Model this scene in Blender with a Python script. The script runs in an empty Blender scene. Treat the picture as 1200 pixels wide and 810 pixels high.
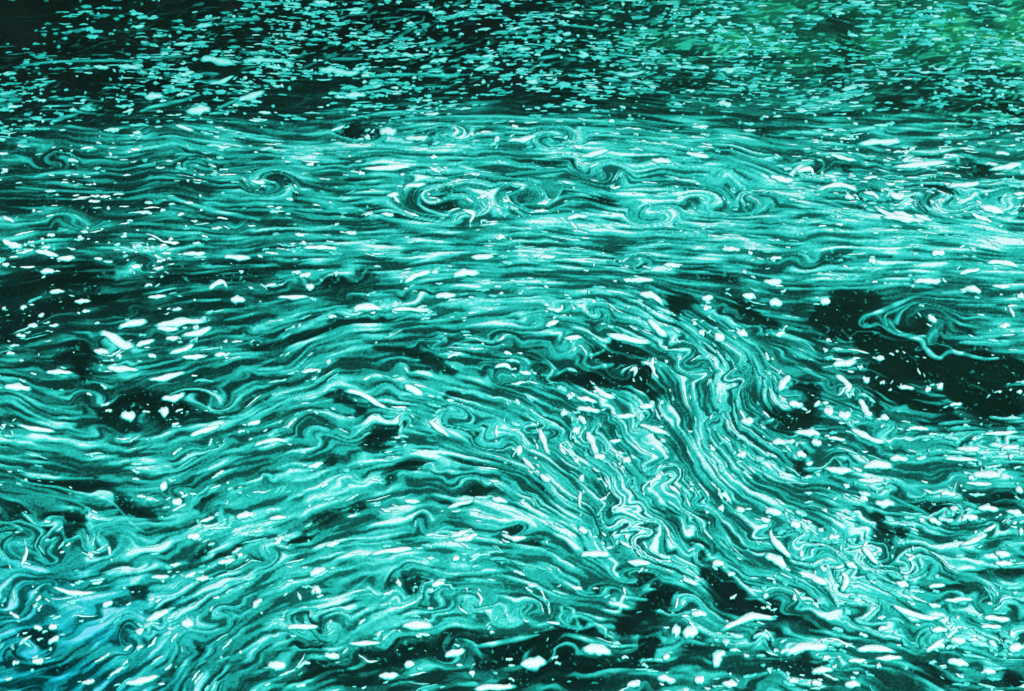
import bpy, math, random
import numpy as np

# ------------------------------------------------------------------ camera, sky, sun, exposure
sc = bpy.context.scene
R = math.radians
CAM_H, PITCH = 3.0, R(25.0)            # 3 m above the river, looking 25 degrees down
FPX, CU, CV = 1461.0, 601.0, 369.0     # focal length and centre of the picture inside its border
cam_d = bpy.data.cameras.new('camera')
cam = bpy.data.objects.new('camera', cam_d)
sc.collection.objects.link(cam)
cam.location = (0, 0, CAM_H)
cam.rotation_euler = (R(90) - PITCH, 0, 0)
cam_d.sensor_width = 36.0
FRAME = (180, 85, 1022, 653)           # picture inside its white border, in pixels of the photograph
cam_d.lens = 36.0 * FPX / (FRAME[2]-FRAME[0])
cam_d.shift_x = ((FRAME[0]+FRAME[2])/2-CU)/(FRAME[2]-FRAME[0])
cam_d.shift_y = -((FRAME[1]+FRAME[3])/2-CV)/(FRAME[2]-FRAME[0])
cam_d.clip_start, cam_d.clip_end = 0.1, 3000
sc.camera = cam

SUN_EL, SUN_ROT = R(48), R(150)        # high thin cloud, sun behind the right shoulder
world = bpy.data.worlds.new('World'); sc.world = world; world.use_nodes = True
wn = world.node_tree.nodes; wl = world.node_tree.links
bg = wn['Background']
sky = wn.new('ShaderNodeTexSky'); sky.sky_type = 'NISHITA'; sky.sun_disc = False
sky.sun_elevation = SUN_EL; sky.sun_rotation = SUN_ROT
wl.new(sky.outputs[0], bg.inputs[0]); bg.inputs[1].default_value = 0.08
sun_d = bpy.data.lights.new('sun', 'SUN'); sun_d.energy = 3.0; sun_d.angle = R(4); sun_d.color = (1, 0.96, 0.9)
sun = bpy.data.objects.new('sun', sun_d); sc.collection.objects.link(sun)
sx, sy, sz = math.sin(SUN_ROT)*math.cos(SUN_EL), math.cos(SUN_ROT)*math.cos(SUN_EL), math.sin(SUN_EL)
from mathutils import Vector
sun.rotation_euler = Vector((sx, sy, sz)).to_track_quat('Z', 'Y').to_euler()
sc.view_settings.view_transform = 'Standard'; sc.view_settings.look = 'None'
sc.view_settings.exposure = 0.35; sc.view_settings.gamma = 1.0

rng = np.random.default_rng(7); random.seed(7)
C = sc.collection

# ------------------------------------------------------------------ helpers
def ground(u, v):
    """river-plane point (metres) that the picture point (u, v) shows"""
    dx = (u - CU) / FPX; dy = (v - CV) / FPX
    t = CAM_H / (math.sin(PITCH) + dy*math.cos(PITCH))
    return t*dx, t*(math.cos(PITCH) - dy*math.sin(PITCH))

def wave(X, Y):
    return (0.006*np.sin(2.1*X + 1.3*Y) + 0.005*np.sin(-1.2*X + 2.9*Y + 1.0)
            + 0.003*np.sin(4.3*X + 2.2*Y + 2.0) + 0.003*np.sin(-3.6*X + 4.1*Y + .5))

def make_mesh(name, verts, faces, attr=None, mat=None, smooth=True):
    me = bpy.data.meshes.new(name)
    verts = np.ascontiguousarray(verts, dtype=np.float32); faces = np.ascontiguousarray(faces, dtype=np.int32)
    n, k = faces.shape
    me.vertices.add(len(verts)); me.vertices.foreach_set('co', verts.ravel())
    me.loops.add(n*k); me.loops.foreach_set('vertex_index', faces.ravel())
    me.polygons.add(n); me.polygons.foreach_set('loop_start', np.arange(0, n*k, k, dtype=np.int32))
    me.polygons.foreach_set('loop_total', np.full(n, k, dtype=np.int32))
    if smooth: me.polygons.foreach_set('use_smooth', np.ones(n, dtype=bool))
    me.update(calc_edges=True)
    for an, av in (attr or {}).items():
        a = me.attributes.new(an, 'FLOAT', 'POINT'); a.data.foreach_set('value', np.ascontiguousarray(av, dtype=np.float32))
    if mat: me.materials.append(mat)
    return me

def link(name, me, **props):
    o = bpy.data.objects.new(name, me); C.objects.link(o)
    for k, val in props.items(): o[k] = val
    return o

# ------------------------------------------------------------------ materials
def new_mat(name):
    m = bpy.data.materials.new(name); m.use_nodes = True
    nt = m.node_tree
    return m, nt.nodes, nt.links, nt.nodes['Principled BSDF']

def ramp(n, stops, interp='LINEAR'):
    r = n.new('ShaderNodeValToRGB'); cr = r.color_ramp; cr.interpolation = interp
    while len(cr.elements) < len(stops): cr.elements.new(0.5)
    for e, (p, c) in zip(cr.elements, stops):
        e.position = p; e.color = (*c, 1)
    return r

def noise(n, l, scale, detail=3, rough=.6, dim='3D'):
    tc = n.new('ShaderNodeTexCoord'); t = n.new('ShaderNodeTexNoise')
    t.inputs['Scale'].default_value = scale; t.inputs['Detail'].default_value = detail; t.inputs['Roughness'].default_value = rough
    l.new(tc.outputs['Object'], t.inputs['Vector'])
    return t

def mat_water():
    m, n, l, p = new_mat('river_water')
    t = noise(n, l, 0.5, 4)
    r = ramp(n, [(.35, (.0012, .0075, .0055)), (.7, (.003, .016, .011))])
    l.new(t.outputs['Fac'], r.inputs[0]); l.new(r.outputs[0], p.inputs['Base Color'])
    p.inputs['Roughness'].default_value = .12; p.inputs['IOR'].default_value = 1.33; p.inputs['Specular IOR Level'].default_value = .35
    b = n.new('ShaderNodeBump'); b.inputs['Strength'].default_value = .15; b.inputs['Distance'].default_value = .01
    t2 = noise(n, l, 9.0, 4)
    l.new(t2.outputs['Fac'], b.inputs['Height']); l.new(b.outputs[0], p.inputs['Normal'])
    return m

FOAM_STOPS = [(0.0, (.004, .030, .022)), (.22, (.006, .075, .058)), (.42, (.008, .26, .205)),
              (.62, (.018, .54, .45)), (.80, (.085, .76, .67)), (1.0, (.78, .90, .88))]
def mat_foam(name, film):
    m, n, l, p = new_mat(name)
    a = n.new('ShaderNodeAttribute'); a.attribute_name = 'thick'
    # bubbles make the sheet grainy
    t = noise(n, l, 75.0 if film else 95.0, 3, .7)
    mm = n.new('ShaderNodeMath'); mm.operation = 'MULTIPLY_ADD'
    l.new(t.outputs['Fac'], mm.inputs[0]); mm.inputs[1].default_value = .16 if film else .44
    sb = n.new('ShaderNodeMath'); sb.operation = 'ADD'; sb.inputs[1].default_value = -.08 if film else -.22
    l.new(a.outputs['Fac'], sb.inputs[0]); l.new(sb.outputs[0], mm.inputs[2])
    r = ramp(n, FOAM_STOPS)
    l.new(mm.outputs[0], r.inputs[0]); l.new(r.outputs[0], p.inputs['Base Color'])
    if film:                                   # reflections of sky and woods painted into the sheet's colour
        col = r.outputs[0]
        for an, tint in (('painted_sky_reflection', (.14, .74, .98)), ('painted_woods_reflection', (.8, .86, .46))):
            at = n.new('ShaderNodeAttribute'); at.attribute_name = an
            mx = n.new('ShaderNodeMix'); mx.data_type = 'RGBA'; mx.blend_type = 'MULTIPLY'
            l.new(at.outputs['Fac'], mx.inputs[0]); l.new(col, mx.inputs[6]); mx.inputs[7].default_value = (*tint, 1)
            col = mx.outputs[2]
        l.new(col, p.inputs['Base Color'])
    p.inputs['Roughness'].default_value = .45; p.inputs['Specular IOR Level'].default_value = .12
    b = n.new('ShaderNodeBump'); b.inputs['Strength'].default_value = .35; b.inputs['Distance'].default_value = .006
    t2 = noise(n, l, 140.0, 2)
    l.new(t2.outputs['Fac'], b.inputs['Height']); l.new(b.outputs[0], p.inputs['Normal'])
    if True:                                   # where the foam is thin the water shows through
        out = n['Material Output']; tr = n.new('ShaderNodeBsdfTransparent'); mx = n.new('ShaderNodeMixShader')
        mr = n.new('ShaderNodeMapRange'); mr.inputs[1].default_value = .02 if film else .34; mr.inputs[2].default_value = .45 if film else .62
        l.new(mm.outputs[0], mr.inputs[0]); l.new(mr.outputs[0], mx.inputs[0])
        l.new(tr.outputs[0], mx.inputs[1]); l.new(p.outputs[0], mx.inputs[2]); l.new(mx.outputs[0], out.inputs[0])
    return m

def mat_leaf(name, c0, c1):
    m, n, l, p = new_mat(name)
    t = noise(n, l, 1.2, 3); r = ramp(n, [(.35, c0), (.7, c1)])
    l.new(t.outputs['Fac'], r.inputs[0]); l.new(r.outputs[0], p.inputs['Base Color']); p.inputs['Roughness'].default_value = .6
    return m

M_WATER = mat_water()
M_FILM = mat_foam('thin_foam_film', True)
M_FLECK = mat_foam('thick_foam', False)

# ------------------------------------------------------------------ the river: one sheet out to the far bank
def axis(a, b, fa, fb, fine, coarse):
    x = [fa]
    while x[-1] < fb: x.append(x[-1] + fine)
    lo, s = [fa], fine
    while lo[-1] > a: s = min(s*1.25, coarse); lo.append(lo[-1] - s)
    hi, s = [x[-1]], fine
    while hi[-1] < b: s = min(s*1.25, coarse); hi.append(hi[-1] + s)
    return np.array(lo[:0:-1] + x + hi[1:])
def grid_faces(nx, ny):
    i = np.arange(ny-1)[:, None]*nx + np.arange(nx-1)[None, :]
    return np.stack([i, i+1, i+nx+1, i+nx], -1).reshape(-1, 4)
gx, gy = axis(-60, 60, -5, 5, .07, 4), axis(-20, 26, 2.5, 15, .07, 3)
GX, GY = np.meshgrid(gx, gy)
fade = np.clip((40-np.hypot(GX, GY))/15, 0, 1)
link('river_water', make_mesh('river_water', np.stack([GX, GY, wave(GX, GY)*fade], -1).reshape(-1, 3), grid_faces(len(gx), len(gy)), mat=M_WATER), kind='structure')

# far bank, above the top of the picture: what the dark water mirrors
bx_, by_ = np.meshgrid(np.linspace(-90, 90, 91), np.linspace(0, 1, 12))
bz = -0.6 + 14*by_**1.3 + .5*np.sin(bx_*.4)*by_ + .3*np.sin(bx_*1.3+1)*by_
m_bank = mat_leaf('bank_soil', (.012, .018, .010), (.03, .04, .02))
link('river_bank', make_mesh('river_bank', np.stack([bx_, 25 + 30*by_ + 1.2*np.sin(bx_*.21), bz], -1).reshape(-1, 3), grid_faces(91, 12), mat=m_bank), kind='structure')
def leaf_mass(name, label, x0, x1, n_tree, leaves, hgt, mat, conif):
    V = []; 
    for k in range(n_tree):
        cx = x0 + (x1-x0)*(k+rng.uniform(.2, .8))/n_tree; cy = 26.5 + rng.uniform(0, 5); cz = .4 + (cy-25)*.3; H = hgt*rng.uniform(.75, 1.2)
        t = rng.random(leaves)**.8
        rad = (1-t)*2.4+.2 if conif else 2.9*np.sqrt(np.clip(1-(2*t-1.0)**2, .02, 1))
        ph = rng.random(leaves)*6.283; rr = rad*np.sqrt(rng.random(leaves))*(1+.25*np.sin(3*ph+t*9))
        c = np.stack([cx+rr*np.cos(ph), cy+rr*np.sin(ph), cz+t*H], -1)
        a = rng.normal(size=(leaves, 3)); a /= np.linalg.norm(a, axis=1)[:, None]
        b = np.cross(a, rng.normal(size=(leaves, 3))); b /= np.linalg.norm(b, axis=1)[:, None]
        s = rng.uniform(.12, .3, (leaves, 1))
        V.append(np.stack([c-a*s, c-b*s*.6, c+a*s, c+b*s*.6], 1).reshape(-1, 3))
    V = np.concatenate(V)
    link(name, make_mesh(name, V, np.arange(len(V)).reshape(-1, 4), mat=mat, smooth=False), kind='stuff', label=label, category='woods')
leaf_mass('dark_woods', 'dark conifer wood on the far bank mirrored in the water', -50, 3, 40, 2200, 17, mat_leaf('conifer_needles', (.008, .02, .014), (.02, .045, .03)), True)
leaf_mass('green_woods', 'sunlit green broadleaf wood on the far bank mirrored in the water', 3, 45, 22, 2200, 12, mat_leaf('broad_leaves', (.05, .26, .10), (.09, .42, .15)), False)

# ------------------------------------------------------------------ what the foam does, read off the photograph in nine tiles
# each line: points x,y in tile coordinates | width ; W = thick white foam pieces, D = gaps of open dark water
TILES = {
'A': (170, 75, """
95,265 200,255 330,250 510,250|8;45,290 100,293|12;350,275 408,277|14;430,270 515,280|14;540,240 670,232|8;705,245 740,240 830,258|24;840,212 920,220|12;850,243 1000,245|14;920,262 985,272|12;1100,280 1165,275|22;735,325 780,315 822,292|14;830,380 880,362 925,345|24;655,420 700,415 745,408|30;510,418 560,402 640,385 705,362|12;520,372 590,368|22;760,408 840,372|9;740,425 830,410|9;215,450 250,437 300,425|13;445,425 490,410|8;795,103 905,103|12;615,190 690,185|12;690,125 750,120|14;480,130 525,122|11;60,402 108,398|10;165,382 198,380|8;655,288 690,284|10;620,465 690,485|12;600,500 680,512 800,525 960,545 1140,520|12;890,505 985,510|12;1045,485 1110,483 1174,465|12;160,625 230,612 370,615|18;45,607 70,607|10;100,665 300,680 450,685|8;480,490 515,490|10;600,710 720,745 850,770 900,780|14;960,688 1080,680|10;990,580 1170,572|12;625,565 690,560|10;690,580 800,590|10;890,625 960,608|10;870,660 930,665|12;500,600 555,597|8;45,770 95,785|14;280,765 340,790|9;50,570 105,575|8;470,545 512,548|10
""", """
45,600 200,570 400,560|20;60,330 200,320 600,330|40;850,300 1000,300|50;960,690 1020,720|26;80,730 300,740 400,760|20
"""),
'B': (450, 75, """
10,242 110,240|12;0,275 60,290 110,285|20;100,280 125,265|14;300,300 360,275 400,300|12;110,300 250,290 430,295|8;50,360 130,355|18;240,225 290,235|12;160,215 205,212|10;360,250 400,240|14;480,240 550,238|10;480,275 540,265|12;620,215 680,212|10;700,240 770,228|10;830,215 870,235|14;950,290 1000,298 1060,280|14;1030,320 1100,330|10;20,440 110,425 200,410 370,408|8;0,545 100,540 250,530 340,510 440,480|9;230,440 320,430 420,430 560,430 730,440 900,450 1050,470 1174,490|9;170,490 200,480 230,490|34;235,470 300,462 360,478|12;250,510 340,505|16;410,465 430,485 405,505|14;0,480 60,455|10;100,610 200,605 285,600|18;120,505 140,495|22;590,515 650,510 700,495|18;550,520 570,500|18;830,570 880,560 940,545|18;810,530 850,540|12;1070,580 1150,590|16;590,625 700,612 820,605|14;250,665 330,655|14;350,640 460,645|12;330,600 380,620|12;430,595 520,625|12;350,690 340,715 380,740 400,750|12;360,680 400,668 460,665|12;100,740 190,770 300,785 400,775 450,750|16;440,740 480,755 470,790|14;500,700 530,695|14;560,680 620,670 630,690 570,725|13;670,735 660,720 720,700 850,690|11;690,725 740,715|12;620,735 660,770 700,800|9;790,775 830,762 870,765|14;800,775 830,808|9;1090,690 1170,700|12;190,695 240,690|14;960,520 1050,540 1150,560|9;740,490 760,520 800,500|9
""", """
80,485 150,465 165,485|46;280,485 370,488|18;360,700 420,690 480,685|22;390,700 400,740|30;610,580 760,582 900,570|14;850,695 970,700|28;680,722 740,705|10;200,770 330,765|12;890,462 980,465|18;560,470 600,480|10;60,640 160,650|24
"""),
'C': (740, 75, """
390,100 460,98|10;100,165 140,150 200,165|8;120,275 190,270|12;10,347 50,348|10;80,350 200,352|8;530,345 590,335|14;480,370 590,360|12;480,385 540,390|10;695,245 735,240|14;600,230 680,228|8;1000,255 1050,258|12;650,295 690,290|8;30,478 95,475|12;110,485 205,490|12;0,520 120,518|12;120,390 170,400|24;330,500 400,490 520,488 660,465 800,470|14;850,490 900,495|12;450,525 520,518|10;580,525 650,515 740,510|22;270,580 340,570|10;310,600 420,590|12;490,560 590,580|14;380,620 430,610 440,640|16;690,600 800,590 900,580|20;870,555 930,560|12;1020,610 1140,590|20;1040,550 1100,555|12;600,640 660,635|10;470,630 520,635|12;290,635 340,645 380,650|22;310,680 370,710 440,735 530,760|11;350,675 440,700 560,750 610,760|12;440,690 510,665 560,670 590,690|17;540,700 580,715|16;600,690 640,700 660,720|14;690,690 720,710 745,690|22;880,670 960,660 1000,655|18;870,700 960,690 1080,670 1140,660|14;840,715 860,700 870,715 850,745 890,770 960,790|11;990,735 1080,760|26;1030,720 1070,700 1130,690|9;960,760 1040,795|14;640,745 720,785 780,795|18;700,760 780,780|16;770,770 840,795|14;60,705 90,715 120,705 90,695|9;110,650 190,690 215,710 195,735|8;210,660 260,720 240,760|8;0,740 130,738|12;120,770 180,790 250,795|12;10,560 100,575|14;10,590 80,605|10
""", """
130,600 200,620 280,640|12;500,545 560,560|12;770,690 810,700|36;920,600 1010,600|44;440,580 460,620|26;560,600 590,620|26;590,740 620,770|12;650,690 690,730|10;960,720 1040,735|8;1060,400 1140,430|40;250,490 300,510|24;540,150 600,260|50;650,390 760,400|46;900,390 980,420|30
"""),
'D': (170, 265, """
200,240 260,236|12;285,272 345,270|14;105,296 132,288|14;165,322 190,315|12;130,355 170,358|16;200,358 240,354|10;45,295 62,295|10;310,308 345,304|10;170,175 225,172|16;470,158 515,156|14;545,165 590,158|12;520,220 550,215|10;530,260 600,258|12;610,305 650,302|10;620,280 700,275 770,275|12;730,240 780,215 800,240|18;805,275 860,278|24;920,235 965,225|10;960,272 1075,272|14;1035,205 1080,195|18;1055,235 1090,240|22;45,155 75,155|12;45,75 75,90 120,100|22;150,110 240,125|16;225,135 295,130|16;350,130 385,132|8;410,100 500,105 600,100 720,85|12;580,45 640,50 715,50|10;780,130 880,135|18;920,125 1030,125 1170,130|14;1040,105 1170,110|14;640,120 730,118|14;450,60 465,52|10;800,70 870,65|8;430,370 480,350 535,345|26;365,385 410,395 460,430 495,432|34;550,360 620,350 740,345|26;560,370 640,372|18;640,395 700,385 750,365|22;490,430 560,405|18;590,405 640,400|16;600,455 650,440 690,420|16;350,445 410,455|20;425,462 450,465|18;530,460 565,462|16;390,500 440,508 510,508|20;530,540 600,530 665,512|18;515,520 580,512|10;640,465 730,462|14;750,458 800,456|14;690,555 740,540 800,525 870,500 960,460|20;575,600 620,598 660,580|24;440,660 495,658|34;570,640 605,645|34;610,690 640,680|10;665,730 720,712 780,690|20;50,570 150,575|24;190,520 290,522|16;50,600 200,622 350,622 390,600 370,570|8;60,640 130,670 200,700|12;90,690 150,705 230,715|14;410,740 500,735 640,725|10;860,690 910,675|16;940,640 1020,640|12;1020,590 1100,575 1165,580|12;870,580 950,620 1020,625|9;730,590 760,640 830,660|9;1110,640 1160,640 1170,680 1140,730 1080,770|13;880,760 950,740 1010,745|14;850,800 960,790 1060,750|10;1125,490 1145,485|16;1040,520 1110,510|12;1130,340 1165,335|12;1000,430 1100,410 1174,390|9;780,345 900,322 1000,312|12;1000,318 1100,302 1174,290|14;45,695 62,695|12;60,455 95,455|12;90,390 130,392|12
""", """
45,230 130,210 250,185 420,180|66;45,300 130,330 250,290 450,250|50;50,340 60,400|50;620,150 760,145 950,160|26;930,180 1080,160 1170,150|22;700,260 800,300 900,290|14;400,660 520,620 640,640 700,620|70;250,470 330,440 330,530|60;1000,420 1100,395 1174,370|30;800,440 900,420 1000,380|20;730,600 725,640|24;380,690 520,690|36;520,190 900,200 1040,225|24
"""),
'E': (450, 265, """
80,325 110,310 190,315|26;200,315 350,318|14;350,270 430,262|22;500,320 580,315 700,290 780,290|24;720,310 770,315 780,290|13;250,225 300,195 350,180|20;410,200 460,185 510,185|28;720,180 800,190 900,215 960,230|18;620,190 760,210|13;470,130 555,128|18;700,130 760,130|14;830,130 920,140|10;1000,210 1090,215|18;1110,160 1174,165|18;920,390 1000,410 1085,420|22;1060,340 1090,370 1130,400|24;1030,260 1080,270 1120,300|22;930,230 990,270 1020,330 1060,390 1130,430 1170,450|11;840,325 900,340 930,330 910,310|12;720,370 770,350|18;760,385 810,380 880,375|12;780,410 850,405|16;740,430 790,445 860,460 920,440|9;880,495 960,480|12;1000,510 1025,500 1015,530|14;1090,490 1110,520 1140,550|12;1085,460 1070,500|10;430,425 500,412 590,420|12;320,430 350,425 375,420 350,445|13;580,460 615,465|12;550,510 590,500 610,520|14;630,520 680,530|12;390,480 450,460|10;650,430 720,470 740,500 735,530 760,550|8;115,520 190,535 235,545|12;50,580 120,600 170,630 210,650|17;250,565 290,590 320,600|26;330,680 370,710 410,735|18;440,610 500,650 540,690 580,740|9;380,660 480,690 540,720 545,770|8;0,650 40,660 40,700 0,740|12;0,620 60,640 75,690 50,750|8;230,640 240,720 270,770|12;560,690 560,740|10;640,760 630,800|22;700,700 720,760 740,800|20;770,650 800,655|22;820,600 900,615|16;820,635 910,645|18;880,560 920,590 960,600|22;1030,630 1090,625|18;860,710 880,760 900,800|26;830,660 860,690|20;940,665 1030,660|16;930,750 980,745|12;1030,690 1080,705 1140,725|20;820,700 825,720|16;620,610 640,630|12;50,50 100,55|12;0,115 200,110|12;0,200 80,190|12;560,60 590,65|18;770,760 790,800|12
""", """
0,155 60,150|24;0,230 130,200 170,215|36;170,280 230,270 340,260|24;0,360 200,350 300,345|14;590,340 640,340 700,320|12;780,290 800,300|12;850,160 950,170 1050,180 1170,185|10;600,65 700,65 780,72|10;900,85 1000,90|22;1140,270 1150,300 1160,360|40;750,510 830,540 930,510 1040,545 1060,590 1100,580|50;860,460 960,445 1040,470 1050,530|40;660,470 710,500|24;150,450 250,465 320,490 430,530|34;400,590 430,600|24;120,740 180,710 220,690|50;100,760 200,750|40;0,600 60,600 110,650|26;490,760 530,690|10
"""),
'F': (740, 265, """
610,350 605,335 650,310 710,285 800,255 900,235 960,245 1000,262|20;610,350 670,350 730,375 800,410 830,445 870,462 885,440 920,440 1000,465 1050,462|12;690,340 690,310 760,290 830,270|8;700,330 740,370 800,390|8;820,320 850,350|18;850,300 900,340 950,355 1040,370|9;860,385 900,395 1000,395 1100,380 1140,370|16;930,412 1030,408 1130,400|9;1060,365 1100,360|18;1115,275 1140,265|24;1090,300 1110,340|10;940,235 1000,255|22;770,215 870,215|20;830,130 880,125|22;920,195 1000,180|14;1010,160 1080,160 1130,180|18;1030,235 1100,240|14;460,275 500,275|24;620,150 650,150|20;660,10 740,15 820,25|18;900,35 1000,50 1130,70|10;130,25 240,30|12;800,60 880,75|12;130,105 200,108|16;220,118 240,120|14;290,140 340,135|12;270,215 340,215|22;290,280 340,285|28;200,260 250,265|22;65,275 110,270|20;70,310 105,300|16;180,380 225,390|24;110,385 145,410|28;55,385 80,385|18;35,355 55,355|14;310,390 350,380|14;480,400 500,405|10;470,430 490,440|12;0,180 90,185|10;200,185 220,185|14;130,425 200,440 270,448|12;645,460 680,465|16;500,490 550,480 590,475|26;510,520 560,560 540,590|22;600,530 630,540|22;590,600 620,650 640,660|26;320,580 350,540 360,520|28;355,622 410,625|24;470,645 510,650|32;520,660 570,660|34;660,665 695,670|24;440,630 465,610|14;560,700 620,735 690,755|20;370,715 440,722 465,730|24;430,750 470,755|26;480,735 550,745|12;300,750 355,755|24;195,680 245,680|26;380,790 420,800|24;180,800 220,790|20;380,480 440,510 490,530|9;240,510 330,480 370,500|8;160,510 200,540 190,560|8;20,480 50,520 20,560|9;70,490 100,560 70,640 100,700 140,770|9;150,640 140,700 170,760|10;20,640 60,700 100,760|8;660,550 680,540|12;720,560 780,565|14;810,575 835,560|18;850,565 875,545|20;890,620 940,612|12;750,700 830,705|14;860,685 960,675|12;1030,655 1140,655|12;1000,720 1130,710|14;800,740 900,745 1000,740|9;910,770 1000,775|20;1060,770 1130,760|20;1050,572 1070,570|8;1115,572 1138,572|10;785,492 798,518|6;712,435 726,440|7
""", """
450,330 540,280 650,265|70;440,340 560,350 620,330|70;600,380 700,400 780,440|80;700,470 830,500 960,500 1130,490|100;900,580 1130,600|110;660,500 720,560 800,620|70;800,610 900,660|50;0,190 130,205 180,230|24;170,280 220,310 260,350 310,370|44;0,270 10,310|44;400,540 440,550 460,580|56;330,640 400,660 460,600|66;300,690 460,690|28;380,770 380,800|24;640,480 660,540 670,600 700,690|26;540,430 600,460|20;450,130 570,120|30;860,330 1000,370|22;740,310 780,350|44;830,690 930,700|30
"""),
'G': (170, 460, """
570,100 600,110|34;610,160 650,150|26;640,130 650,120|18;660,275 710,265|26;820,205 890,190|22;600,370 650,360|10;730,320 800,290 850,265|13;930,210 1000,200|16;830,335 850,325|16;950,295 970,280 980,260|13;760,360 830,345|18;690,420 740,405|18;540,410 610,405|16;650,410 700,390|12;1070,405 1100,385 1130,375|30;1080,470 1090,450 1110,465|28;1030,475 1045,470|28;880,520 900,495 915,480|20;640,570 690,570|36;500,610 515,580|26;520,560 560,545 610,520|24;495,660 520,640|14;380,510 420,490|20;200,580 235,575|24;200,635 240,605|20;145,700 190,690|24;80,700 110,695|14;150,575 185,580|18;100,640 150,600|10;930,715 1000,710|34;990,585 1070,580 1105,575|22;1115,680 1174,675|20;960,660 1040,650|12;930,560 960,540 1030,520 1130,510|14;800,570 810,530 840,490 920,430 1010,380 1080,340 1174,310|13;820,600 860,530 900,460 1000,410|9;450,775 520,765 580,745|24;310,775 360,760|16;50,120 150,130 270,150 350,190 430,240 500,270|11;350,130 430,170 480,230 530,255 600,230 750,180 900,140 1000,110|9;560,190 650,190|10;110,190 150,230 180,270 185,330|14;50,220 90,260 80,310 100,370|11;125,300 130,330 110,380|13;250,240 270,290 250,340|8;380,240 430,280 440,300|13;400,300 410,340|12;200,260 225,300 205,350|9;320,200 370,260 390,320|8;330,330 355,340|20;130,440 200,480 300,490 400,460 500,410|11;140,460 180,510 280,550 380,540 470,500|12;370,590 450,560 530,530|13;210,440 300,465 370,460|16;70,520 110,550|10;50,60 200,75 350,80|9;430,720 470,660 480,620|9;740,570 750,610 720,650|9;680,720 760,680 800,620|9;560,770 700,730 800,690 880,660|11;890,660 910,600 950,560|13;1060,40 1120,20|16;920,70 1000,50|12;1120,300 1174,285|16;700,220 760,200|10;60,770 150,740 280,750|10
""", """
130,95 250,100 360,115 430,140|36;430,140 480,180 560,210|40;45,180 100,190 140,240|36;680,320 770,310 830,295|24;480,455 550,440|32;600,490 680,480 780,440|28;860,330 890,320|22;1000,290 1060,240|36;1090,190 1160,180|30;710,140 780,125|22;900,100 960,80 1050,45|12;1100,30 1150,20|24;960,590 1020,555 1174,550|12;430,600 470,600|18;90,575 200,610 140,660|30;60,700 250,690|30;800,650 850,560|8;690,700 750,650|10;1000,630 1174,650|24;1050,740 1174,730|40;830,720 900,690|18;200,200 300,220 300,300|40;270,350 290,350|18;420,500 450,510|24;540,380 590,370|10
"""),
'H': (450, 460, """
240,575 300,570 355,580|32;635,700 680,690 730,690|42;840,650 880,650 945,665|36;1140,590 1174,600|42;250,700 290,700|26;165,740 240,735|24;385,670 460,650|26;0,680 40,675|26;465,725 490,724|18;480,775 560,770 630,765|22;990,770 1040,765|24;1090,745 1160,760|26;1110,685 1140,680|20;480,640 580,620 690,600|16;60,635 180,632|15;540,600 545,585|20;835,350 900,345 945,355|24;990,370 1080,380|20;400,280 440,270 475,255|16;410,292 460,285 505,270|20;570,270 620,290 665,285|16;735,290 800,295 860,300|12;830,260 865,275|24;540,150 600,165|18;390,180 440,165 490,155|15;410,350 440,352|18;250,150 310,155|14;130,335 200,320 290,315|18;150,400 190,370 260,350|13;30,480 90,440 160,380|11;230,410 240,450|14;180,400 185,440 215,460 210,490|9;340,440 390,430|20;830,85 855,90|32;880,15 925,15|26;975,20 1010,35|26;815,30 835,25|22;700,75 740,100|22;640,10 670,40 690,60|17;840,130 835,170 840,200|12;1085,80 1110,90|28;970,60 970,130 990,190 1050,250|13;930,130 950,180 960,230 940,280|9;960,290 1040,285 1000,260|11;965,300 1010,330|10;1130,115 1174,145|14;1080,290 1060,310 1090,340|10;750,160 800,200 840,230|11;900,170 930,150|10;490,460 510,490 500,510|10;550,510 580,550 540,560 540,520|8;810,590 825,540 800,510 780,510 760,550 690,570|11;820,580 880,570 910,580 910,605|13;905,520 960,525 975,480 1050,490|13;980,450 990,480|10;800,450 850,460|12;0,250 60,240 170,200|9;40,290 130,280 230,260|9;10,320 140,300 300,290|12;60,200 100,190|10;1060,430 1130,420 1174,440|12;660,440 700,450|10;350,0 480,10 600,60 700,120|9
""", """
170,110 250,50 340,20|38;70,180 110,160|28;450,50 520,40|28;330,190 430,150 520,130|26;580,150 620,160|22;60,290 110,285|16;660,280 720,295|24;560,260 640,275|9;740,180 800,220|14;680,110 710,120|18;270,390 280,460|24;150,450 170,390|9;60,490 110,450|10;790,510 800,560|26;0,560 60,570 30,590|26;100,640 250,650 400,600 480,580|26;0,760 200,690 350,650 450,660|40;360,620 620,630 780,590 900,610|46;460,700 620,650 800,640|50;560,740 800,700 1000,710|56;930,580 1000,530 1080,490 1130,490|60;1040,620 1080,660|80;1000,660 980,700|44;0,770 300,770|20;700,770 960,750|30;1080,180 1120,230 1174,280|28;880,440 930,450|9;960,400 1050,440|22
"""),
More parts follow.
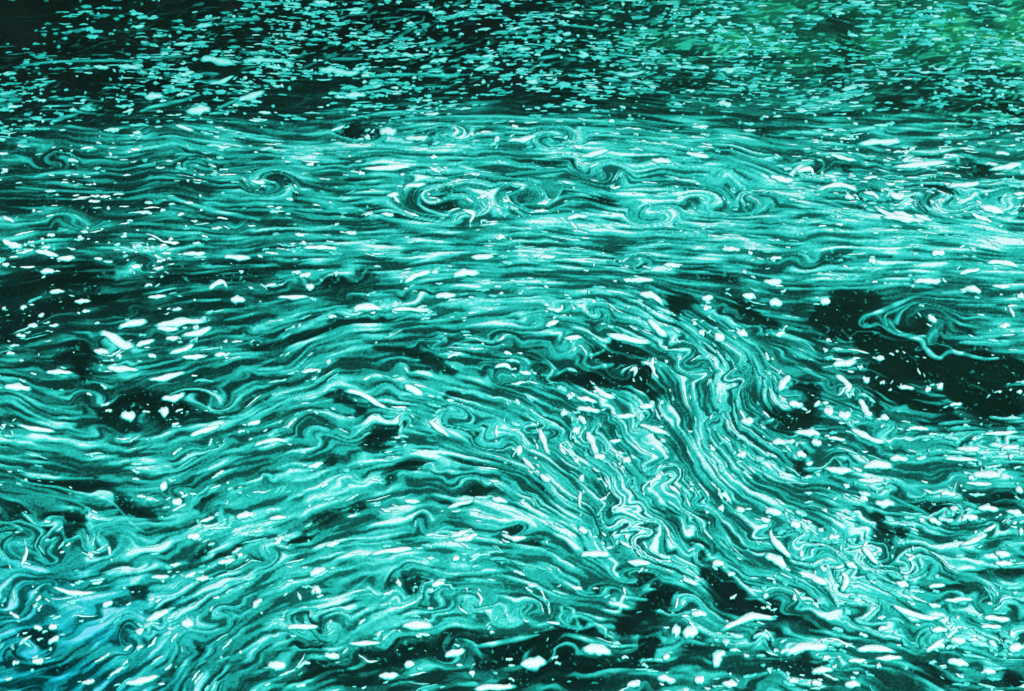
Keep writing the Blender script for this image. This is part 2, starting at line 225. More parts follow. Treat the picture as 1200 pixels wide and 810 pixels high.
'I': (740, 460, """
170,10 240,50 330,75 450,95 560,105 640,130|17;600,150 640,140 700,140 760,170 810,200 870,240|13;110,60 150,100 200,120 260,150|13;340,150 420,170 490,210 530,260 540,300|15;548,190 572,240 572,310 552,360|16;130,135 170,165|14;275,195 340,205|28;180,190 215,195|22;120,190 145,185|22;260,225 300,230|20;360,240 400,245|30;490,280 510,285|20;300,250 300,280 340,330 370,360|22;275,340 330,370 350,390|34;390,340 410,340|26;380,400 430,415 490,450|24;460,380 480,400|16;530,400 550,430 530,470|24;545,370 590,390|22;600,310 630,350 660,375|20;620,290 600,330|12;600,420 640,480 670,510|9;690,500 740,530 800,550 880,552|20;740,340 770,350 745,365|15;690,360 700,395 760,420 840,440|9;710,435 760,445|24;780,430 850,440|9;920,315 970,300 1020,270|20;1040,340 1100,345|24;1040,370 1110,375|18;820,220 870,240|20;710,225 760,255 800,275|13;640,165 715,170|26;590,150 625,155|22;980,185 1060,190|24;1075,195 1135,205|20;930,215 990,218|22;890,180 925,190|16;860,135 920,140|20;1110,115 1140,130|24;960,70 1070,75|28;940,100 1040,105|14;600,50 650,35 710,50|30;470,50 570,60|24;690,15 760,18|22;580,90 680,95|15;700,100 900,105|14;870,15 1000,20|14;1120,265 1140,265|24;1000,270 1050,240|14;100,375 145,375|26;150,405 180,415|14;120,600 180,575 240,550 320,555|28;0,600 60,600|42;110,720 125,680 150,665|32;130,770 190,775|26;40,760 80,755|30;340,680 400,655 500,650|32;575,660 640,655 720,665|24;640,690 740,685|17;550,700 620,695|16;430,735 510,725|24;430,775 470,775|24;540,775 600,775|24;650,590 690,590|16;430,590 500,600 530,620|10;810,665 850,640 880,620|20;830,595 890,590|20;890,625 950,630|26;880,690 960,705|26;1000,720 1050,730|20;1085,650 1140,645|32;1090,610 1110,600|22;1000,550 1100,555|20;990,580 1070,580|14;870,495 980,490|14;0,210 60,250 150,290 230,340 300,400 360,450 430,460|12;30,300 100,340 170,400 250,480 290,515|14;30,540 90,545|22;160,490 180,480|10;280,515 300,520|10;0,425 60,450|15;180,245 220,280 260,330|12
""", """
0,285 60,310 110,340|34;90,400 160,430 200,470|80;110,500 220,510 290,540 400,560|50;180,610 330,575 450,580 550,610|20;0,640 60,600 110,570|18;0,680 100,620 180,600|13;370,10 400,40|36;730,140 820,180 860,160|36;920,155 1030,170 1130,165|36;960,430 1060,410 1140,400|26;800,440 930,470|9;630,200 660,260 740,270|44;560,450 510,420|18;300,700 400,720 460,760|34;700,720 900,740|36;780,620 840,610|13;1050,640 1060,600|26;1120,740 1130,740|50;800,240 860,260 900,250|13
"""),
}
TS = 1174/290.0
def parse(txt, ox, oy):
    out = []
    for item in txt.strip().split(';'):
        pts, w = item.strip().split('|')
        p = np.array([[float(c) for c in q.split(',')] for q in pts.split()])/TS + (ox, oy)
        out.append((p, float(w)/TS))
    return out
WHITE, DARK = [], []
for key, (ox, oy, wt, dt) in TILES.items():
    WHITE += parse(wt, ox, oy); DARK += parse(dt, ox, oy)

def spline(p, step):
    """Catmull-Rom through the points, resampled about every step"""
    if len(p) == 2:
        n = max(3, int(np.hypot(*(p[1]-p[0]))/step)+1); t = np.linspace(0, 1, n)[:, None]
        return p[0]*(1-t) + p[1]*t
    q = np.vstack([2*p[0]-p[1], p, 2*p[-1]-p[-2]]); out = []
    for i in range(1, len(q)-2):
        n = max(2, int(np.hypot(*(q[i+1]-q[i]))/step)+1); t = np.linspace(0, 1, n, endpoint=False)[:, None]
        a, b, c, d = q[i-1:i+3]
        out.append(.5*(2*b + (c-a)*t + (2*a-5*b+4*c-d)*t*t + (3*b-a-3*c+d)*t**3))
    return np.vstack(out + [p[-1:]])

# ------------------------------------------------------------------ maps over the water (1 unit = 1 px of the photograph, projected onto the river plane)
U0, U1, V0, V1 = -60, 1260, 40, 740
HN, WN = V1-V0, U1-U0
def splat(strokes, soft, gain, taper=False):
    acc = np.zeros((HN, WN), np.float32)
    for p, w in strokes:
        s = spline(p, 1.5); r = w*.5
        r0 = r
        for q, (cx, cy) in enumerate(s):
            if taper: r = r0*(.30+.80*math.sin(math.pi*(q+.5)/len(s))**.8)
            k = int(r*soft*1.6+3)
            x0, y0 = int(cx-U0), int(cy-V0)
            xa, xb, ya, yb = max(0, x0-k), min(WN, x0+k+1), max(0, y0-k), min(HN, y0+k+1)
            if xa >= xb or ya >= yb: continue
            dx = np.arange(xa, xb)+U0-cx; dy = np.arange(ya, yb)+V0-cy
            d = np.sqrt(dx[None, :]**2+dy[:, None]**2)
            acc[ya:yb, xa:xb] = np.maximum(acc[ya:yb, xa:xb], gain*(1 if soft != 1.0 else min(1.3, .72+r0*.05))*np.clip(1.5-d/(r*soft+.6), 0, 1))
    return acc
def boxblur(a, r, it=2):
    for _ in range(it):
        for ax in (0, 1):
            pad = [(0, 0), (0, 0)]; pad[ax] = (r+1, r)
            c = np.cumsum(np.pad(a, pad, mode='edge'), axis=ax, dtype=np.float64)
            n = a.shape[ax]
            a = ((np.take(c, np.arange(2*r+1, 2*r+1+n), ax) - np.take(c, np.arange(0, n), ax))/(2*r+1)).astype(np.float32)
    return a
def is_line(p, w):
    L = np.hypot(*np.diff(p, axis=0).T).sum()
    return (w < 3.3 and L/w > 6.5) or L/w > 11
LINES = [(p, w) for p, w in WHITE if is_line(p, w)]
BLOBS = [(p, w) for p, w in WHITE if not is_line(p, w)]
BANDS = '''690,340 735,370 768,405 770,440 765,470 800,505 860,545 885,580 950,610|19;420,385 520,347 620,332 690,340|18;180,205 300,200 450,212 600,212 760,225 880,262 1020,275|14
560,260 700,275 850,285 1020,285|20;300,640 345,600 400,570 480,548 580,545 680,560|18;400,610 480,595 560,600 640,590|24;200,595 260,580 330,560|26;560,430 610,440 640,470|22
740,520 800,570 860,590|22;870,500 885,540 900,575|14;620,300 560,310 500,320|12;350,530 420,500 490,480 560,478|14;660,400 700,420 720,460 700,520|14'''
BANDS = [(np.array([[float(c) for c in q.split(',')] for q in t.split('|')[0].split()]), float(t.split('|')[1])) for t in BANDS.replace(chr(10), ';').split(';')]
BD = splat(BANDS, 1.1, 1.0, True)
DARK = [(p, w*(1.28 if w > 14 else 1.18 if w > 8 else 1)) for p, w in DARK]
DK = splat(DARK, 1.0, 1.0, True); HALO = splat(BLOBS, 1.8, 1.0); LN = splat([(p, w*.85) for p, w in LINES], .80, 1.0, True)

# direction of the streaks
step = 4
cu, cv = np.arange(U0, U1, step), np.arange(V0, V1, step)
CUG, CVG = np.meshgrid(cu, cv)
GP, GT, GW = [], [], []
for strokes, wt in ((WHITE, 1.0), (DARK, .5)):
    for p, w in strokes:
        s = spline(p, 6); d = np.diff(s, axis=0); L = np.hypot(d[:, 0], d[:, 1])
        if L.sum() < 1.2*w: continue
        GP.append((s[1:]+s[:-1])/2); GT.append(np.arctan2(d[:, 1], d[:, 0])); GW.append(np.full(len(d), wt*min(1, L.sum()/(3*w))*min(1.6, L.sum()/30)))
ARCS = '''300,640 340,600 400,565 480,545 560,540 650,550 740,572;200,560 300,535 400,495 480,480 560,480 620,500 660,530;180,450 260,458 330,445 400,425 450,405
420,380 520,347 620,332 690,340 730,365 768,400 770,440 790,475 850,490 940,500 1020,505;440,460 520,442 580,452 630,482 660,510;762,405 768,440 762,470 800,500 860,530 880,560 920,592 1000,602
715,505 780,558 850,590 950,618;480,410 540,430 600,470 640,510;180,294 400,287 600,291 800,291 1020,286;180,348 300,326 450,320 600,306 720,322;300,440 370,410 450,386 540,366
180,192 400,208 600,214 800,234 1020,262;565,412 620,422 660,452 680,500 690,530;180,600 260,580 340,560 420,535 500,520;180,650 250,625 310,585 380,545 440,520;330,655 348,618 375,590 415,565 470,548;240,650 300,605 350,570 420,535;210,520 250,535 300,522 380,490 440,470;470,600 500,570 560,562 620,575;520,500 580,492 630,508 680,548'''
for t in ARCS.replace(chr(10), ';').split(';'):
    p = np.array([[float(c) for c in q.split(',')] for q in t.split()])
    for off in (-14, -7, 0, 7, 14):
        s = spline(p+(0, off), 6); d = np.diff(s, axis=0)
        GP.append((s[1:]+s[:-1])/2); GT.append(np.arctan2(d[:, 1], d[:, 0])); GW.append(np.full(len(d), 1.5))
GP, GT, GW = np.vstack(GP), np.concatenate(GT), np.concatenate(GW)
def rbf(sig):
    c = np.zeros(CUG.shape, np.float32); s = np.zeros(CUG.shape, np.float32)
    for (x, y), t, w in zip(GP, GT, GW):
        i, j, k = int((x-U0)/step), int((y-V0)/step), int(3*sig/step)
        a, b, e, f = max(0, i-k), min(len(cu), i+k+1), max(0, j-k), min(len(cv), j+k+1)
        if a >= b or e >= f: continue
        g = w*np.exp(-(cu[a:b]-x)**2/(2*sig*sig))[None, :]*np.exp(-(cv[e:f]-y)**2/(2*sig*sig))[:, None]
        c[e:f, a:b] += g*math.cos(2*t); s[e:f, a:b] += g*math.sin(2*t)
    return c, s
c1, s1 = rbf(13); c2, s2 = rbf(32)
CC = c1 + .30*c2 + .06; SS = s1 + .30*s2
TH = .5*np.arctan2(SS, CC)
DX, DY = boxblur(np.cos(2*TH).astype(np.float32), 1), boxblur(np.sin(2*TH).astype(np.float32), 1)

def bil(a, x, y):
    h, w = a.shape
    x = np.clip(x, 0, w-1.001); y = np.clip(y, 0, h-1.001)
    i = x.astype(np.int32); j = y.astype(np.int32); fx = (x-i).astype(np.float32); fy = (y-j).astype(np.float32)
    k = j*w+i; f = a.ravel()
    return (f[k]*(1-fx)+f[k+1]*fx)*(1-fy) + (f[k+w]*(1-fx)+f[k+w+1]*fx)*fy
def tilenoise(n):
    return rng.random((n, n), dtype=np.float32)
def wrapbil(a, x, y):
    n = a.shape[0]
    i = np.floor(x).astype(np.int32); j = np.floor(y).astype(np.int32); fx = (x-i).astype(np.float32); fy = (y-j).astype(np.float32)
    i0, i1, j0, j1 = i % n, (i+1) % n, (j % n)*n, ((j+1) % n)*n
    f = a.ravel()
    return (f[j0+i0]*(1-fx)+f[j0+i1]*fx)*(1-fy) + (f[j1+i0]*(1-fx)+f[j1+i1]*fx)*fy

# mean amount of foam, read off the photograph
MU = [180, 300, 420, 540, 660, 780, 900, 1020]
MV = [85, 130, 170, 190, 210, 240, 270, 295, 315, 340, 360, 390, 420, 450, 480, 510, 540, 570, 600, 620, 650]
MM = np.array([float(x) for x in """0 .04 .06 .08 .12 .24 .16 .30 .02 .06 .06 .08 .10 .26 .20 .26 .12 .12 .16 .18 .18 .32 .26 .20 .25 .3 .45 .6 .6 .42 .48 .32
.45 .5 .6 .65 .7 .65 .5 .45 .35 .35 .55 .6 .65 .75 .6 .6 .45 .4 .5 .6 .65 .75 .75 .75 .5 .5 .55 .65 .65 .65 .7 .7 .15 .2 .3 .55 .7 .5 .6 .65
.15 .2 .45 .7 .75 .4 .45 .6 .25 .4 .55 .5 .6 .5 .3 .5 .35 .4 .5 .55 .55 .65 .35 .3 .5 .4 .55 .65 .65 .65 .4 .2 .6 .6 .65 .65 .65 .65 .5 .5
.5 .5 .65 .6 .7 .7 .7 .65 .5 .55 .7 .65 .7 .65 .65 .55 .6 .65 .7 .75 .75 .6 .65 .6 .75 .7 .65 .75 .65 .55 .65 .65 .6 .7 .7 .75 .65 .4 .6 .6
.5 .65 .6 .5 .4 .45 .6 .55 .55 .6 .4 .3 .3 .5 .5 .45""".split()]).reshape(len(MV), len(MU))
MM[3:7, 0:2] -= .04; MM[8:11, 0:2] += .05
def mean_map(u, v):
    a = np.interp(u, MU, np.arange(len(MU))); b = np.interp(v, MV, np.arange(len(MV)))
    return bil(MM.astype(np.float32), a, b)

# sampling grid: fine where the camera looks, coarser beside it
ug = axis(U0+5, U1-5, 177, 1025, .86, 5.0); vg = axis(V0+5, V1-5, 83, 656, .80, 4.5)
ug = ug[(ug > U0+2) & (ug < U1-2)]; vg = vg[(vg > V0+2) & (vg < V1-2)]
UG, VG = [a.astype(np.float32) for a in np.meshgrid(ug, vg)]
u, v = UG.ravel(), VG.ravel()
# eddies fold the streaks
def _sn(a, x, y):
    n = a.shape[0]
    i = np.floor(x).astype(np.int32); j = np.floor(y).astype(np.int32); fx = x-i; fy = y-j
    fx = fx*fx*(3-2*fx); fy = fy*fy*(3-2*fy); f = a.ravel()
    i0, i1, j0, j1 = i % n, (i+1) % n, (j % n)*n, ((j+1) % n)*n
    return ((f[j0+i0]*(1-fx)+f[j0+i1]*fx)*(1-fy) + (f[j1+i0]*(1-fx)+f[j1+i1]*fx)*fy)
fold = np.interp(v, [85, 180, 215, 270, 300, 340, 400, 660], [.2, .3, .7, .5, .3, .6, 1, 1]).astype(np.float32)
pu, pv = u.copy(), v.copy()
for cell, amp in ((46, 10.0), (19, 3.6), (7.5, 1.3)):
    na, nb = tilenoise(256), tilenoise(256)
    pu += fold*amp*2*(_sn(na, u/cell, v/(cell*.7))-.5); pv += fold*amp*1.3*(_sn(nb, u/cell, v/(cell*.7))-.5)
# whorls seen in the photograph (centre, radius), then lesser ones between them
WHORLS = '''549,250,32 480,193,20 551,195,16 610,248,24 638,198,18 762,249,18 794,250,18 950,252,26 1007,253,22 900,248,16 851,223,15 982,223,15
452,435,30 264,413,22 348,413,20 276,364,22 432,319,16 244,270,20 536,372,16 596,391,20 672,346,16 648,374,18 697,388,20 630,391,16 465,318,18 638,339,14
898,349,15 936,349,34 957,376,16 750,391,20 784,398,18 878,403,18 195,532,32 232,534,26 269,532,22 207,576,30 200,618,20 330,492,14 353,608,22 437,603,22 288,618,18
519,566,22 499,568,18 546,578,22 586,593,16 618,588,18 573,581,16 687,522,24 697,534,18 672,571,16 648,598,16 455,600,18 849,541,26 819,524,16 923,549,26 898,541,18
886,591,22 952,509,16 987,527,16 871,566,14 720,480,20 700,560,18 760,540,16 400,540,18 360,450,18 600,450,24 560,430,18 520,330,16 700,300,16 840,300,18 300,300,16
400,240,20 340,225,16 680,225,20 720,260,18 230,215,16 620,620,16 740,590,18 830,620,20 950,610,20 1000,580,18 910,440,20 990,450,16 860,470,18'''
W_ = [tuple(float(q) for q in t.split(',')) for t in WHORLS.split()]
TW = []
for k, (x, y, r) in enumerate(W_):
    up = y < 262
    TW.append((x, y, r*(1.45 if up else 1.15), random.choice((-1, 1))*random.uniform(1.5, 2.9)*(1.35 if up else 1)))
for k in range(300):
    x, y = random.uniform(U0+20, U1-20), random.uniform(188, V1-20)
    sc_ = np.interp(y, [188, 700], [.75, 1.35])
    calm = .45 if 272 < y < 312 else 1.0
    TW.append((x, y, random.uniform(7, 20)*sc_*calm, random.choice((-1, 1))*random.uniform(.7, 1.9)*calm))
random.shuffle(TW)
for x, y, r, a in TW:
    sq = float(np.interp(y, [85, 250, 650], [.32, .50, .72]))
    j0, j1 = np.searchsorted(vg, [y-1.6*r, y+1.6*r]); 
    sl = slice(j0*len(ug), j1*len(ug))
    qx, qy = pu[sl], pv[sl]
    dx, dy = qx-x, (qy-y)/sq
    d2 = (dx*dx+dy*dy)/(r*r)
    m = d2 < 1
    ang = a*(1-d2[m])**2
    c, s_ = np.cos(ang), np.sin(ang)
    ddx, ddy = dx[m], dy[m]
    qx[m] = x+c*ddx-s_*ddy; qy[m] = y+(s_*ddx+c*ddy)*sq
ang_ = .5*np.arctan2(bil(DY, (np.arange(WN, dtype=np.float32)[None, :]+np.zeros((HN, 1), np.float32)).ravel()/step, (np.arange(HN, dtype=np.float32)[:, None]+np.zeros((1, WN), np.float32)).ravel()/step),
                     bil(DX, (np.arange(WN, dtype=np.float32)[None, :]+np.zeros((HN, 1), np.float32)).ravel()/step, (np.arange(HN, dtype=np.float32)[:, None]+np.zeros((1, WN), np.float32)).ravel()/step))
FTX, FTY = np.cos(ang_).astype(np.float32), np.sin(ang_).astype(np.float32)
def lic(noise_a, cell, steps, ds):
    acc = np.zeros_like(u); wsum = 0
    for sgn in (1, -1):
        x, y = pu.copy(), pv.copy(); ox = np.full_like(u, sgn); oy = np.zeros_like(u)
        for k in range(steps):
            w = (1-(k/steps)**2)
            if not (k == 0 and sgn == -1):
                vs = cell*(.75+.5*(y-85)/568)
                acc += w*wrapbil(noise_a, x/vs, y/vs); wsum += w
            kk = np.clip(y-V0, 0, HN-1).astype(np.int32)*WN + np.clip(x-U0, 0, WN-1).astype(np.int32)
            tx, ty = FTX[kk], FTY[kk]
            flip = np.where(tx*ox+ty*oy < 0, -1, 1).astype(np.float32)
            ox, oy = tx*flip, ty*flip
            x += ox*ds; y += oy*ds
    acc /= wsum
    return (acc-acc.mean())/acc.std()
t_g = lic((tilenoise(1024) > .5).astype(np.float32), 1.2, 16, 1.05)
t_f = lic((tilenoise(512) > .5).astype(np.float32), 1.5, 12, 1.9)
t_m = lic((tilenoise(512) > .6).astype(np.float32), 3.6, 11, 3.2)
t_l = lic(tilenoise(512), 7.5, 14, 6.0)
grain = _sn(tilenoise(512), u/1.3, v/1.0)-.5
M = mean_map(u, v+16*(_sn(tilenoise(256), u/70, v/40)-.5)+8*(_sn(tilenoise(256), u/22, v/14)-.5))
bd = bil(boxblur(BD, 5), u+(pu-u)*.6-U0, v+(pv-v)*.6-V0)      # broad bright ribbons of the current
M = np.clip(M + .15*bd, 0, .9)
dk = bil(boxblur(DK, 2), u+(pu-u)*.9-U0, v+(pv-v)*.9-V0)
ha = bil(boxblur(HALO, 1), u-U0, v-V0)
crisp = lambda t, k: np.tanh(k*t)
dkk = np.clip((dk*1.42 + .22*crisp(t_m, 1) + .24*crisp(-t_f, 1.6) + .16*crisp(-t_g, 1.2) + .15*grain - .56)/.34, 0, 1)      # ragged, streaked margins of the open water
dkk = dkk*dkk*(3-2*dkk)
marb = np.sin(3.4*t_l + 1.5*t_m)                  # sheets folded over on themselves
brk = .30+.8*_sn(tilenoise(256), pu/11, pv/6.5)+.6*_sn(tilenoise(256), u/23, v/13)             # streaks come and go along their length
lines = brk*(.56*crisp(t_f, 3.2) + .62*crisp(t_g, 2.8))
tex = 1.22*lines*(1-.25*bd) + .30*crisp(t_m, 1.4) + .34*crisp(t_l, 1.0) + .22*crisp(marb, 1.4)
amp = .05 + .145*np.clip(M*1.6, 0, 1)
topv = np.clip((186-v)/24, 0, 1)
F = .05 + M*.70 + amp*tex*(1-.75*topv) + .20*grain*np.clip(M+.25, 0, 1)
F -= .20*np.clip(-.75*t_f-.75*t_g-.75, 0, 1.2)*np.clip(M*1.5, 0, 1)          # cracks where the water shows
F += .25*(1-.5*bd)*np.clip(.85*t_f+.7*t_g-1.15, 0, 1.5)*np.clip(M*1.5, 0, 1)          # crests of denser froth
F = np.maximum(F, (.11+.26*M+.08*grain)*(1-.7*topv))          # a thin veil is left even in the cracks
F = F*(1-(.56+.32*np.clip((dk-.72)/.35, 0, 1))*dkk) + .05*ha*(1-.5*dkk)
F += .34*dkk*np.clip((t_f+.5*t_m-1.55)/.5, 0, 1)*np.clip(.2+.8*_sn(tilenoise(256), u/30, v/16), 0, 1)   # lone filaments in the gaps
vt = v + 52*(_sn(tilenoise(256), u/75, v/30)-.5) + 14*(_sn(tilenoise(256), u/20, v/9)-.5)
top = np.clip((np.interp(u, [180, 330, 500, 740, 860, 1022], [205, 196, 182, 184, 200, 206])-vt)/40, 0, 1)
corner = np.clip(((u-180)+(v-85)*2.4)/230, 0, 1)
spk = np.clip((_sn(tilenoise(512), (u+.5*v)/4.4+2*_sn(tilenoise(256), u/15, v/6), v/1.5+.12*u+1.5*_sn(tilenoise(256), u/11, v/5))-.60)/.2, 0, 1)*np.clip(_sn(tilenoise(512), u/23, v/10)*1.6-.3, 0, 1)
dash = np.clip((.8*t_f+.6*t_g-.75)/.5, 0, 1)*np.clip(_sn(tilenoise(512), u/7, v/3)*2.2-.7, 0, 1)
F = F*(1-.35*top) + np.maximum(.42*spk, .46*dash)*top*corner
ru, rv = .8*u+.6*v+5*_sn(tilenoise(256), u/9, v/9), (-.6*u+.8*v)*1.3+5*_sn(tilenoise(256), u/8, v/8)
spk2 = np.clip((_sn(tilenoise(512), ru/2.4, rv/2.2)-.78)/.14, 0, 1)*(_sn(tilenoise(256), u/12, v/7) > .45)  # specks adrift in the open water
F += dkk*(.04+.10*_sn(tilenoise(512), ru/1.5, rv/1.3)*_sn(tilenoise(256), pu/14, pv/8))*(1-top)   # murk and stray bubbles in the gaps
F += .34*spk2*np.clip(dkk, 0, 1)*(1-top)
near_gap = np.clip(bil(boxblur(DK, 7), u-U0, v-V0)*3, 0, 1)
ln = bil(LN, u+(pu-u)*.25-U0, v+(pv-v)*.25-V0)*(.78+.22*crisp(t_f, 1.5))*(.62+.38*np.maximum(near_gap, v < 300))
F = np.maximum(F, ln*np.interp(v, [85, 180, 240], [.70, .86, 1.04]))
F = np.clip(F, 0, 1.0)
F = np.where(F > .74, .74+(F-.74)*.85, F).astype(np.float32)
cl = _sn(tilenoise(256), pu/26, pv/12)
SKY_REFL = np.clip(np.exp(-((u-205)/125)**2-((v-640)/85)**2)*(.6+.8*cl), 0, 1)  # blue sky reflection, painted as a tint at lower left
WOODS_REFL = np.clip((np.exp(-((u-1010)/140)**2-((v-105)/70)**2)+.65*np.exp(-((u-780)/110)**2-((v-105)/60)**2))*(.3+1.1*_sn(tilenoise(256), u/30, v/15)), 0, 1)  # green reflection of the woods, painted as a tint at upper right
F = np.clip(F + .36*WOODS_REFL*(.6+.4*_sn(tilenoise(256), u/16, v/9)), 0, 1)  # film thickened there so the painted green reflection shows

X, Y = ground(u.astype(np.float64), v.astype(np.float64))
Z = wave(X, Y) + .004 + .006*F
nx_, ny_ = len(ug), len(vg)
faces = grid_faces(nx_, ny_)[:, ::-1]
keep = F[faces].max(axis=1) > .07
faces = faces[keep]
used = np.zeros(len(u), bool); used[faces.ravel()] = True
remap = np.cumsum(used)-1
link('foam_film', make_mesh('foam_film', np.stack([X, Y, Z], -1)[used], remap[faces], {'thick': F[used], 'painted_sky_reflection': SKY_REFL[used], 'painted_woods_reflection': WOODS_REFL[used]}, M_FILM),
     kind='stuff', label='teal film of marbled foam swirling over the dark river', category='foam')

# ------------------------------------------------------------------ thick foam: every larger piece an object, the rest one mass
PROF = [(-1.0, 0.0), (-.62, .82), (0.0, 1.0), (.62, .82), (1.0, 0.0)]
def sheet(uu, vv):
    i = np.clip(np.searchsorted(ug, uu), 0, nx_-1); j = np.clip(np.searchsorted(vg, vv), 0, ny_-1)
    f = F[j*nx_+i]
    return .0008 + np.where(f > .07, .004+.006*f, .0)
def ribbon(p, w, bright, step_, zoff, jag=.17):
    s = spline(p, step_)
    if len(s) < 4: s = spline(p, max(.3, np.hypot(*(p[-1]-p[0]))/4))
    n = len(s)
    d = np.gradient(s, axis=0); d /= (np.hypot(d[:, 0], d[:, 1])[:, None]+1e-6)
    nrm = np.stack([-d[:, 1], d[:, 0]], -1)
    t = np.linspace(0, 1, n); sk = random.uniform(.38, .62)
    tt = np.where(t < sk, t/sk, (1-t)/(1-sk))
    half = .5*w*np.clip(tt*1.0, 0, 1)**random.uniform(.36, .54)
    k1, k2 = random.uniform(5, 9), random.uniform(11, 19); ph, ph2 = random.uniform(0, 6.28), random.uniform(0, 6.28)
    side = [1+jag*1.3*(np.sin(k1*t+ph+sd*2.1)+.7*np.sin(k2*t+ph2+sd*1.3)) for sd in (0, 1)]
    base = sheet(s[:, 0], s[:, 1]); base = np.convolve(np.pad(base, 2, mode='edge'), np.ones(5)/5, 'valid')
    V, A = [], []
    for q, (off, th) in enumerate(PROF):
        jl = np.clip(side[0 if off < 0 else 1]+jag*rng.normal(size=n)*.35, .3, 2)
        pp = s + nrm*(off*half*jl)[:, None]
        x, y = ground(pp[:, 0], pp[:, 1])
        endf = np.clip(tt*3.5, 0, 1)
        lvl = .34+th*(bright*1.06-.34)
        a = .40+(lvl-.40)*endf
        V.append(np.stack([x, y, wave(x, y)+base+zoff+.0045*th*endf*min(1, w/4)], -1)); A.append(a)
    V = np.stack(V, 1).reshape(-1, 3); A = np.stack(A, 1).ravel()
    return V, grid_faces(5, n)[:, ::-1], A

PIECES = []      # (points, width, brightness)
for p, w in BLOBS:
    cvv = p[:, 1].mean(); L = np.hypot(*np.diff(p, axis=0).T).sum()
    br = np.interp(cvv, [85, 150, 190, 230], [.80, .84, .92, 1.0])
    if L/w > 14: br -= .08
    PIECES.append((p, w*1.2+.6, br, True))
    for q in range(random.choice((0, 1, 2, 2, 3))):            # bits breaking away from it
        e = p[random.choice((0, -1))]; l_ = random.uniform(2, 5)+w*.4; th = math.atan2(*(p[-1]-p[0])[::-1])+random.gauss(0, .3)
        c = e+np.array([random.gauss(0, 1.0)*(w+3), random.gauss(0, .55)*(w+2)])
        hd = np.array([math.cos(th), math.sin(th)])*l_/2
        PIECES.append((np.array([c-hd, c+np.array([0, random.gauss(0, .4)]), c+hd]), random.uniform(1, 2.2)+w*.15, br*random.uniform(.8, 1), False))
# smaller flecks strewn along the same streaks
GT_ = (.7*t_m+.7*t_f+.4*marb).reshape(ny_, nx_).astype(np.float32)
gy_, gx_ = np.gradient(boxblur(GT_, 1), vg, ug)
jxx, jyy, jxy = boxblur((gx_*gx_).astype(np.float32), 2), boxblur((gy_*gy_).astype(np.float32), 2), boxblur((gx_*gy_).astype(np.float32), 2)
TF = (.5*np.arctan2(2*jxy, jxx-jyy)+math.pi/2)
TF = np.where(TF > math.pi/2, TF-math.pi, TF)      # along the streaks
def cell_of(x, y): return min(ny_-1, int(np.searchsorted(vg, y))), min(nx_-1, int(np.searchsorted(ug, x)))
def theta_at(x, y): return float(TF[cell_of(x, y)])
RICH = [(850, 1060, 192, 268, 2.6), (820, 1060, 425, 520, 2.2), (690, 900, 370, 480, 1.7), (800, 980, 495, 600, 1.7), (740, 1060, 605, 700, 2.2), (240, 370, 330, 405, 1.8), (140, 460, 280, 302, 2.0), (180, 460, 300, 350, 1.5), (520, 740, 300, 345, 1.7), (640, 760, 405, 500, 1.8), (470, 660, 185, 265, 1.6)]
n_auto = 0
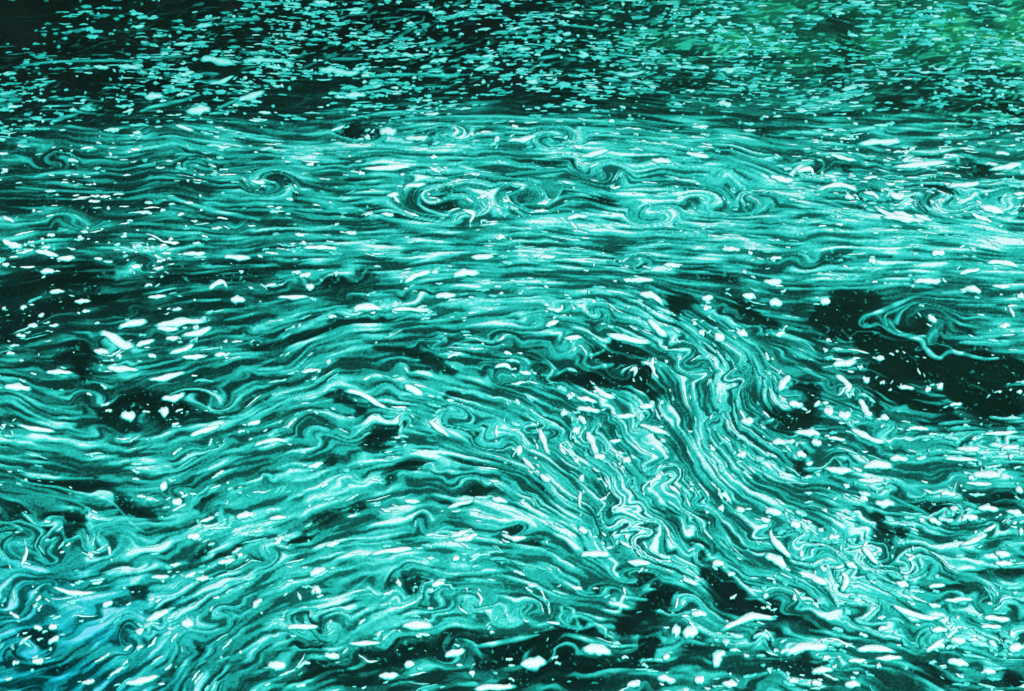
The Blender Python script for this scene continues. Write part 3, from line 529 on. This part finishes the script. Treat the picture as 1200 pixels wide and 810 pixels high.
while n_auto < 9000:
    x = random.uniform(U0+10, U1-10); y = random.uniform(60, V1-10)
    if y < 178: dens = 1.0 if y < 165 else .7
    elif y < 300: dens = .40
    else: dens = .24
    g = math.sin(x*.051+1.7*math.sin(y*.07))*math.sin(y*.11+x*.013)
    rich = 1.0
    for a0, a1, b0, b1, k_ in RICH:
        if a0 < x < a1 and b0 < y < b1: rich = max(rich, k_)
    if random.random() > dens*max(.1, 1+1.2*g)*rich*.6: continue
    if y < 160 and x < 420: 
        if random.random() > np.clip(((x-170)+(y-85)*2.2)/260, 0, 1)**1.4: continue
    far = y < 176 + random.random()**1.5*float(np.interp(x, [180, 330, 520, 740, 860, 1022], [165, 140, 26, 26, 80, 95]))
    d = float(DK[min(HN-1, int(y-V0)), int(x-U0)])
    if y > 180 and d > .6 and random.random() < .72: continue
    if not far and y > 180 and d < .6 and F[cell_of(x, y)[0]*nx_+cell_of(x, y)[1]] < random.uniform(.2, .75): continue   # froth gathers on the dense streaks
    sc_ = np.interp(y, [60, 180, 300, 740], [.8, 1.0, 1.15, 1.7])
    if far:
        L = random.choice((3, 4, 6, 7, 10, 13))*random.uniform(.8, 1.3); w = random.choice((1.3, 1.6, 2.0, 2.6, 3.4))*random.uniform(.9, 1.2)
        br = random.uniform(.58, .88)*min(1, .72+max(0, x-180+(y-85)*2)/900) + max(0, y-170)*.003
    elif d > .5:
        L = random.uniform(1.2, 3.5)*sc_; w = random.uniform(.8, 1.7)*sc_*.8; br = random.uniform(.6, .95)
    else:
        L = random.choice((2, 3, 4, 5, 6, 7, 9, 14))*random.uniform(.8, 1.3)*sc_; w = random.uniform(1.0, 2.6)*sc_*(.75 if L > 12*sc_ else 1)*(random.choice((1, 1, 1.4, 1.8)) if rich > 1 else 1); br = random.uniform(.72, 1.0)
    th = theta_at(x, y)
    if far: th = th*.25+.05*math.sin(x*.02)
    if far:
        dx, dy = math.cos(th)*L/2, math.sin(th)*L/2
        pts = [[x-dx, y-dy], [x+random.gauss(0, .05)*L, y+random.gauss(0, .03)*L], [x+dx, y+dy]]
    else:                                           # drawn out along the streak it rides on
        arms = []
        for sg in (-1, 1):
            qx, qy, t0, arm = x, y, th, []
            for q in range(max(1, round(L/5))):
                hs = L/2/max(1, round(L/5)); qx += sg*math.cos(t0)*hs; qy += sg*math.sin(t0)*hs; arm.append([qx, qy])
                if not (U0+3 < qx < U1-3 and V0+8 < qy < V1-8): break
                t1 = theta_at(qx, qy); t1 += math.pi*round((t0-t1)/math.pi)
                if abs(t1-t0) > .7: break
                t0 = t1
            arms.append(arm)
        pts = arms[0][::-1]+[[x, y]]+arms[1]
    PIECES.append((np.array(pts), w, br, False)); n_auto += 1

def size(pc):
    p, w = pc[0], pc[1]; m = p.mean(0)
    if not (180 <= m[0] <= 1022 and 85 <= m[1] <= 653): return -1
    return w*np.hypot(*np.diff(p, axis=0).T).sum()
order = sorted(range(len(PIECES)), key=lambda i: -size(PIECES[i]))
solo = order[:300]; rest = order[300:]

# words that tell the pieces apart
def shape_words(p, w):
    L = np.hypot(*np.diff(p, axis=0).T).sum(); chord = np.hypot(*(p[-1]-p[0])); r = L/w
    if chord < .86*L: return 'curled'
    if r > 9: return 'long thin'
    if r > 4: return 'slender'
    if r > 2: return 'oblong'
    return 'round'
ROWS = [(0, 130, 'in the flecked dark far water'), (130, 182, 'above the first streaked band'), (182, 225, 'in the upper streaked band'),
        (225, 270, 'in the band of small upper whorls'), (270, 305, 'in the straight horizontal streaks'), (305, 350, 'level with the dark left wedge'),
        (350, 400, 'level with the dark right pool'), (400, 450, 'just below the middle of the picture'), (450, 500, 'level with the small left whorl'),
        (500, 550, 'in the sweeping lower streaks'), (550, 600, 'above the dark bottom gaps'), (600, 900, 'along the bottom edge')]
COLS = [(0, 320, 'far left'), (320, 460, 'left'), (460, 600, 'centre left'), (600, 740, 'centre right'), (740, 880, 'right'), (880, 1300, 'far right')]
ORD = ['first', 'second', 'third', 'fourth', 'fifth', 'sixth', 'seventh', 'eighth', 'ninth', 'tenth', 'eleventh', 'twelfth']
bins = {}
for i in solo:
    p, w = PIECES[i][:2]; m = p.mean(0)
    row = next(t for a, b, t in ROWS if a <= m[1] < b); col = next(t for a, b, t in COLS if a <= m[0] < b)
    bins.setdefault((shape_words(p, w), row, col), []).append((m[0], i))
labels = {}
for (sh, row, col), lst in bins.items():
    lst.sort(); tone = 'pale teal' if row in (ROWS[0][2], ROWS[1][2]) else 'white'
    for k, (_, i) in enumerate(lst):
        if len(lst) == 1: labels[i] = f'{sh} {tone} foam piece {row}, {col}'
        else: labels[i] = f'{sh} {tone} foam {row}, {col}, {ORD[min(k, 11)]} from left'
for i in solo:
    p, w, br, traced = PIECES[i]
    V, Fc, A = ribbon(p, w, br, 1.6, .0012)
    c = V.mean(0)
    nm = 'foam_streak' if shape_words(p, w) in ('long thin', 'slender', 'curled') else 'foam_fleck'
    me = make_mesh(nm, V-c, Fc, {'thick': A}, M_FLECK)
    o = link(nm, me, label=labels[i], category='foam', group='larger pieces of white foam drifting on the river')
    o.location = c
VV, FF, AA, off = [], [], [], 0
for i in rest:
    p, w, br, traced = PIECES[i]
    V, Fc, A = ribbon(p, w, br, max(1.0, np.hypot(*(p[-1]-p[0]))/5), .0002, .26)
    VV.append(V); FF.append(Fc+off); AA.append(A); off += len(V)
link('small_foam_flecks', make_mesh('small_foam_flecks', np.vstack(VV), np.vstack(FF), {'thick': np.concatenate(AA)}, M_FLECK),
     kind='stuff', label='countless small pale foam flecks strewn over the dark water', category='foam')
print('words', max(len(t.split()) for t in labels.values()), len(set(labels.values())), list(labels.values())[:6])
print('pieces', len(PIECES), 'traced', len(WHITE), 'film faces', len(faces))
